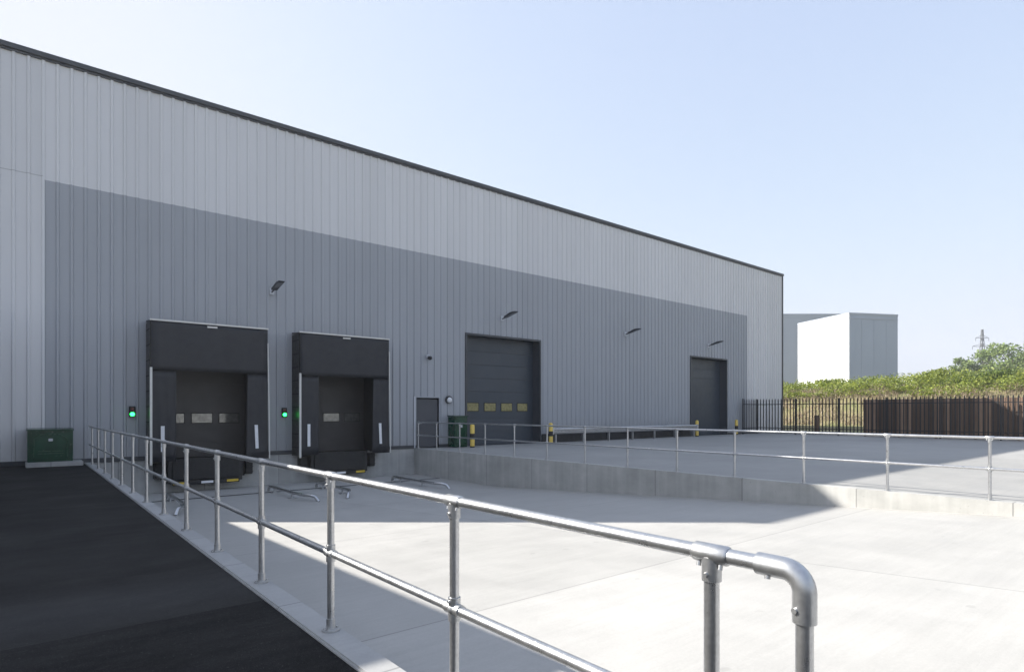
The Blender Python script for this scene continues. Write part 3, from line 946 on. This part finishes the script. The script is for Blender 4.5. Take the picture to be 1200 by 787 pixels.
def tree(x, y, z0, h, cr, label, mat='leaf_t', leaf=.4, n=26, dens=150, name='broadleaf_tree'):
    t = empty(name, (x, y, z0)); tag(t, label, 'tree', 'trees beyond the bank')
    m = MB()
    m.tube([(0, 0, -.3), (.05, .1, h * .2), (-.05, .1, h * .5), (0, 0, h * .85)], [h * .028, h * .022, h * .014, h * .004], 8)
    tips = []
    for k in range(n):
        a = random.uniform(0, 6.28); f = random.uniform(.3, .92)
        rr = cr * math.sin(math.pi * min(1, (f - .18) / .95)) ** .7 * random.uniform(.35, 1.0)
        p = Vector((math.cos(a) * rr, math.sin(a) * rr, h * f))
        m.tube([(0, 0, h * f * .6), (p.x * .5, p.y * .5, h * f * .86), tuple(p)], [h * .01, h * .006, h * .002], 5)
        tips.append(p)
    m.build('trunk', M['bark'], t)
    m = MB()
    for p in tips:
        s = cr * random.uniform(.22, .36)
        leaf_quads(m, p, dens, (s, s, s), leaf, .75, .25)
    m.build('crown', M[mat], t)

def at(u, d):   # point of the world seen at column u (1200-px frame) at camera depth d
    a = (u - 600) / 705
    return (d * (.7716 * a + .6361), d * (.7716 - .6361 * a))
x, y = at(1135, 53); bush(x, y, 2.0, 1.3, 'dense dark green bush on the bank below the pylon')
x, y = at(1168, 52); bush(x, y, 2.0, 1.6, 'dark green bush on the bank near the right edge')
x, y = at(1095, 57); bush(x, y, 2.0, 2.0, 'rounded green bush on the bank left of the pylon', 'leaf')
x, y = at(975, 66); bush(x, y, 1.9, 1.7, 'low green bush on the bank in front of the white building', 'leaf')
for (u, d, vt, cr, lab) in [(1187, 120, 401, 6.5, 'tallest pale green tree at the right edge beyond the bank'),
                          (1213, 115, 397, 6.5, 'pale green tree cut by the right frame edge'),
                          (1139, 130, 409, 4.0, 'small pale green tree directly left of the pylon foot'),
                          (1166, 135, 421, 3.4, 'loose pale green tree between the pylon and the tallest tree'),
                          (1245, 110, 392, 7.0, 'pale green tree outside the right frame edge')]:
    x, y = at(u, d)
    h = EYE + (482 - vt) * d / 705
    tree(x, y, 0, h, cr, lab, leaf=.5, n=34, dens=170)

# ------------------------------------------------------------------ electricity pylon
px, py = at(1151, 330)
t = empty('electricity_pylon', (px, py, 0)); tag(t, 'thin lattice electricity pylon rising above the far trees', 'pylon')
t.rotation_euler = (0, 0, R(-39.5))
H = EYE + (482 - 386) * 330 / 705
m = MB()
def hw(z): return 2.9 * (1 - z / H) ** 1.3 + .3
lv = [0, .18, .34, .48, .6, .7, .78, .85, .91, .96, 1.0]
for i in range(len(lv) - 1):
    z0, z1 = lv[i] * H, lv[i+1] * H; a, b = hw(z0), hw(z1)
    c0 = [(-a, -a, z0), (a, -a, z0), (a, a, z0), (-a, a, z0)]; c1 = [(-b, -b, z1), (b, -b, z1), (b, b, z1), (-b, b, z1)]
    for k in range(4):
        m.tube([c0[k], c1[k]], .20, 5); m.tube([c0[k], c1[(k+1) % 4]], .11, 4); m.tube([c0[(k+1) % 4], c1[k]], .11, 4)
m.build('tower', M['pylon'], t)
for f, w in ((.70, 4.2), (.80, 5.4), (.90, 3.6)):
    m = MB(); z = f * H
    for s in (-1, 1):
        m.tube([(0, -.4, z), (s * w, 0, z + .1)], .12, 5); m.tube([(0, .4, z), (s * w, 0, z + .1)], .12, 5); m.tube([(0, 0, z + 1.6), (s * w, 0, z + .1)], .1, 5)
        m.tube([(s * w, 0, z), (s * w, 0, z - 1.6)], .12, 5)
    m.build('cross_arm', M['pylon'], t)

# ------------------------------------------------------------------ distant buildings
c1 = Vector(at(995, 90)); c2 = Vector(at(935, 101))
dv = (c2 - c1).normalized(); nv = Vector((dv.y, -dv.x))           # to the right / towards shaded face
c0 = Vector(at(1052, 1)); # shaded face length: intersect the ray of column 1052
# solve c1 + nv*s = d*c0
det = nv.x * -c0.y + c0.x * nv.y
s = (-c1.x * -c0.y + -(c0.x * c1.y)) / det if abs(det) > 1e-6 else 8
ang = math.atan2(nv.y, nv.x)
def far_box(name, origin, ang, w, dpt, h, label, mats, roofmat=None, ribs=2.2):
    t = empty(name, (origin[0], origin[1], 0), ang); tag(t, label, 'building')
    m = MB()
    m.face([(0, 0, 0), (w, 0, 0), (w, 0, h), (0, 0, h)]); m.face([(w, 0, 0), (w, dpt, 0), (w, dpt, h), (w, 0, h)])
    m.face([(w, dpt, 0), (0, dpt, 0), (0, dpt, h), (w, dpt, h)]); m.face([(0, dpt, 0), (0, 0, 0), (0, 0, h), (0, dpt, h)])
    if name == 'distant_warehouse': m.mi[0] = 1  # front wall gets the colour that carries its shade
    m.build('wall', [mats, M['far_shaded']], t)
    m = MB(); m.box(-.05, w + .05, -.05, dpt + .05, h, h + .28); m.build('roof', roofmat or mats, t)
    m = MB()
    for z in (4.6, h - .6): m.box(-.04, w + .04, -.05, -.005, z, z + .12); m.box(-.05, -.005, -.04, dpt, z, z + .12)
    k = 1
    m.build('joint_strip', M['far_grey'], t)
    m = MB(); k = 1
    while k * ribs < w: m.box(k * ribs - .02, k * ribs + .02, -.02, -.006, .1, h - .7); k += 1
    m.build('vertical_seam', M['far_shaded'] if name == 'distant_warehouse' else M['far_grey'], t)
    m = MB(); k = 1
    while k * ribs < dpt: m.box(-.04, -.006, k * ribs - .03, k * ribs + .03, .1, h - .7); k += 1
    m.build('joint_strip', M['far_grey'], t)
    return t
hfar = EYE + (482 - 366) * 90 / 705
print('far face length', s, 'ang', math.degrees(ang))
far_box('distant_warehouse', c1, ang, max(6, abs(s)), (c2 - c1).length, hfar - .28, 'white box building beyond the green bank, its shaded face coloured blue grey', M['far_white'], M['far_grey'])
h2 = EYE + (482 - 367.5) * 128 / 705
far_box('distant_shed', Vector(at(896, 128)), R(-39.5), 16.2, 30, h2 - .28, 'grey flat roofed shed peeking out behind the white building', M['far_grey'])

m = MB(); m.box(-640, 640, -640, 640, -1.9 - .6, 62)
hz = m.build('haze', M['coping']); tag(hz, kind='stuff', label='thin pale air haze')
hm = bpy.data.materials.new('haze_air'); hm.use_nodes = True; ht = hm.node_tree; ht.nodes.clear()
hv = ht.nodes.new('ShaderNodeVolumePrincipled'); ho = ht.nodes.new('ShaderNodeOutputMaterial')
hv.inputs['Density'].default_value = .0006; hv.inputs['Color'].default_value = (.92, .95, 1, 1); hv.inputs['Anisotropy'].default_value = .2
ht.links.new(hv.outputs[0], ho.inputs['Volume']); hz.data.materials[0] = hm
# ------------------------------------------------------------------ camera, light, world
cam = bpy.data.cameras.new('camera'); co = bpy.data.objects.new('camera', cam); COL.objects.link(co)
co.location = (0, 0, EYE); co.rotation_euler = (R(90), 0, R(-39.5))
cam.sensor_width = 36; cam.lens = 36 * 705 / 1200
cam.shift_y = 88.5 / 1200
cam.clip_end = 8000; cam.clip_start = .05
scene.camera = co

to_sun = Vector((-.935, 1.375, 1.0)).normalized()
elev = math.asin(to_sun.z); az = math.atan2(to_sun.x, to_sun.y)     # clockwise from +Y
sun = bpy.data.lights.new('sun', 'SUN'); so = bpy.data.objects.new('sun', sun); COL.objects.link(so)
sun.energy = 3.35; sun.angle = R(.53); sun.color = (1.0, .95, .87)
so.rotation_euler = to_sun.to_track_quat('Z', 'Y').to_euler()
so.location = (0, 0, 30)

w = bpy.data.worlds.new('World'); scene.world = w; w.use_nodes = True
nt = w.node_tree; nt.nodes.clear()
sky = nt.nodes.new('ShaderNodeTexSky'); sky.sky_type = 'NISHITA'; sky.sun_disc = False
sky.sun_elevation = elev; sky.sun_rotation = az
sky.altitude = 0; sky.air_density = 1.0; sky.dust_density = 1.6; sky.ozone_density = 1.3
bg = nt.nodes.new('ShaderNodeBackground'); bg.inputs[1].default_value = .105
wo = nt.nodes.new('ShaderNodeOutputWorld')
gm = nt.nodes.new('ShaderNodeGamma'); gm.inputs[1].default_value = .55
tint = nt.nodes.new('ShaderNodeMix'); tint.data_type = 'RGBA'; tint.blend_type = 'MULTIPLY'; tint.inputs[0].default_value = 1.0
tint.inputs[7].default_value = (1.40, 1.42, 1.60, 1)
nt.links.new(sky.outputs[0], gm.inputs[0]); nt.links.new(gm.outputs[0], tint.inputs[6])
flat = nt.nodes.new('ShaderNodeMix'); flat.data_type = 'RGBA'; flat.inputs[0].default_value = .22
flat.inputs[7].default_value = (2.15, 2.25, 2.65, 1); nt.links.new(tint.outputs[2], flat.inputs[6])
sp = nt.nodes.new('ShaderNodeSeparateColor'); cb = nt.nodes.new('ShaderNodeCombineColor')
nt.links.new(flat.outputs[2], sp.inputs[0])
for k, lim in enumerate((2.36, 2.48, 2.80)):      # soft cap on each sky channel, flattens the glow near the sun
    mm = nt.nodes.new('ShaderNodeMath'); mm.operation = 'SMOOTH_MIN'; mm.inputs[1].default_value = lim; mm.inputs[2].default_value = .9
    nt.links.new(sp.outputs[k], mm.inputs[0]); nt.links.new(mm.outputs[0], cb.inputs[k])
nt.links.new(cb.outputs[0], bg.inputs[0]); nt.links.new(bg.outputs[0], wo.inputs[0])

scene.render.engine = 'CYCLES'
vs = scene.view_settings
vs.view_transform = 'Standard'; vs.look = 'None'; vs.gamma = 1.0; vs.exposure = 1.76
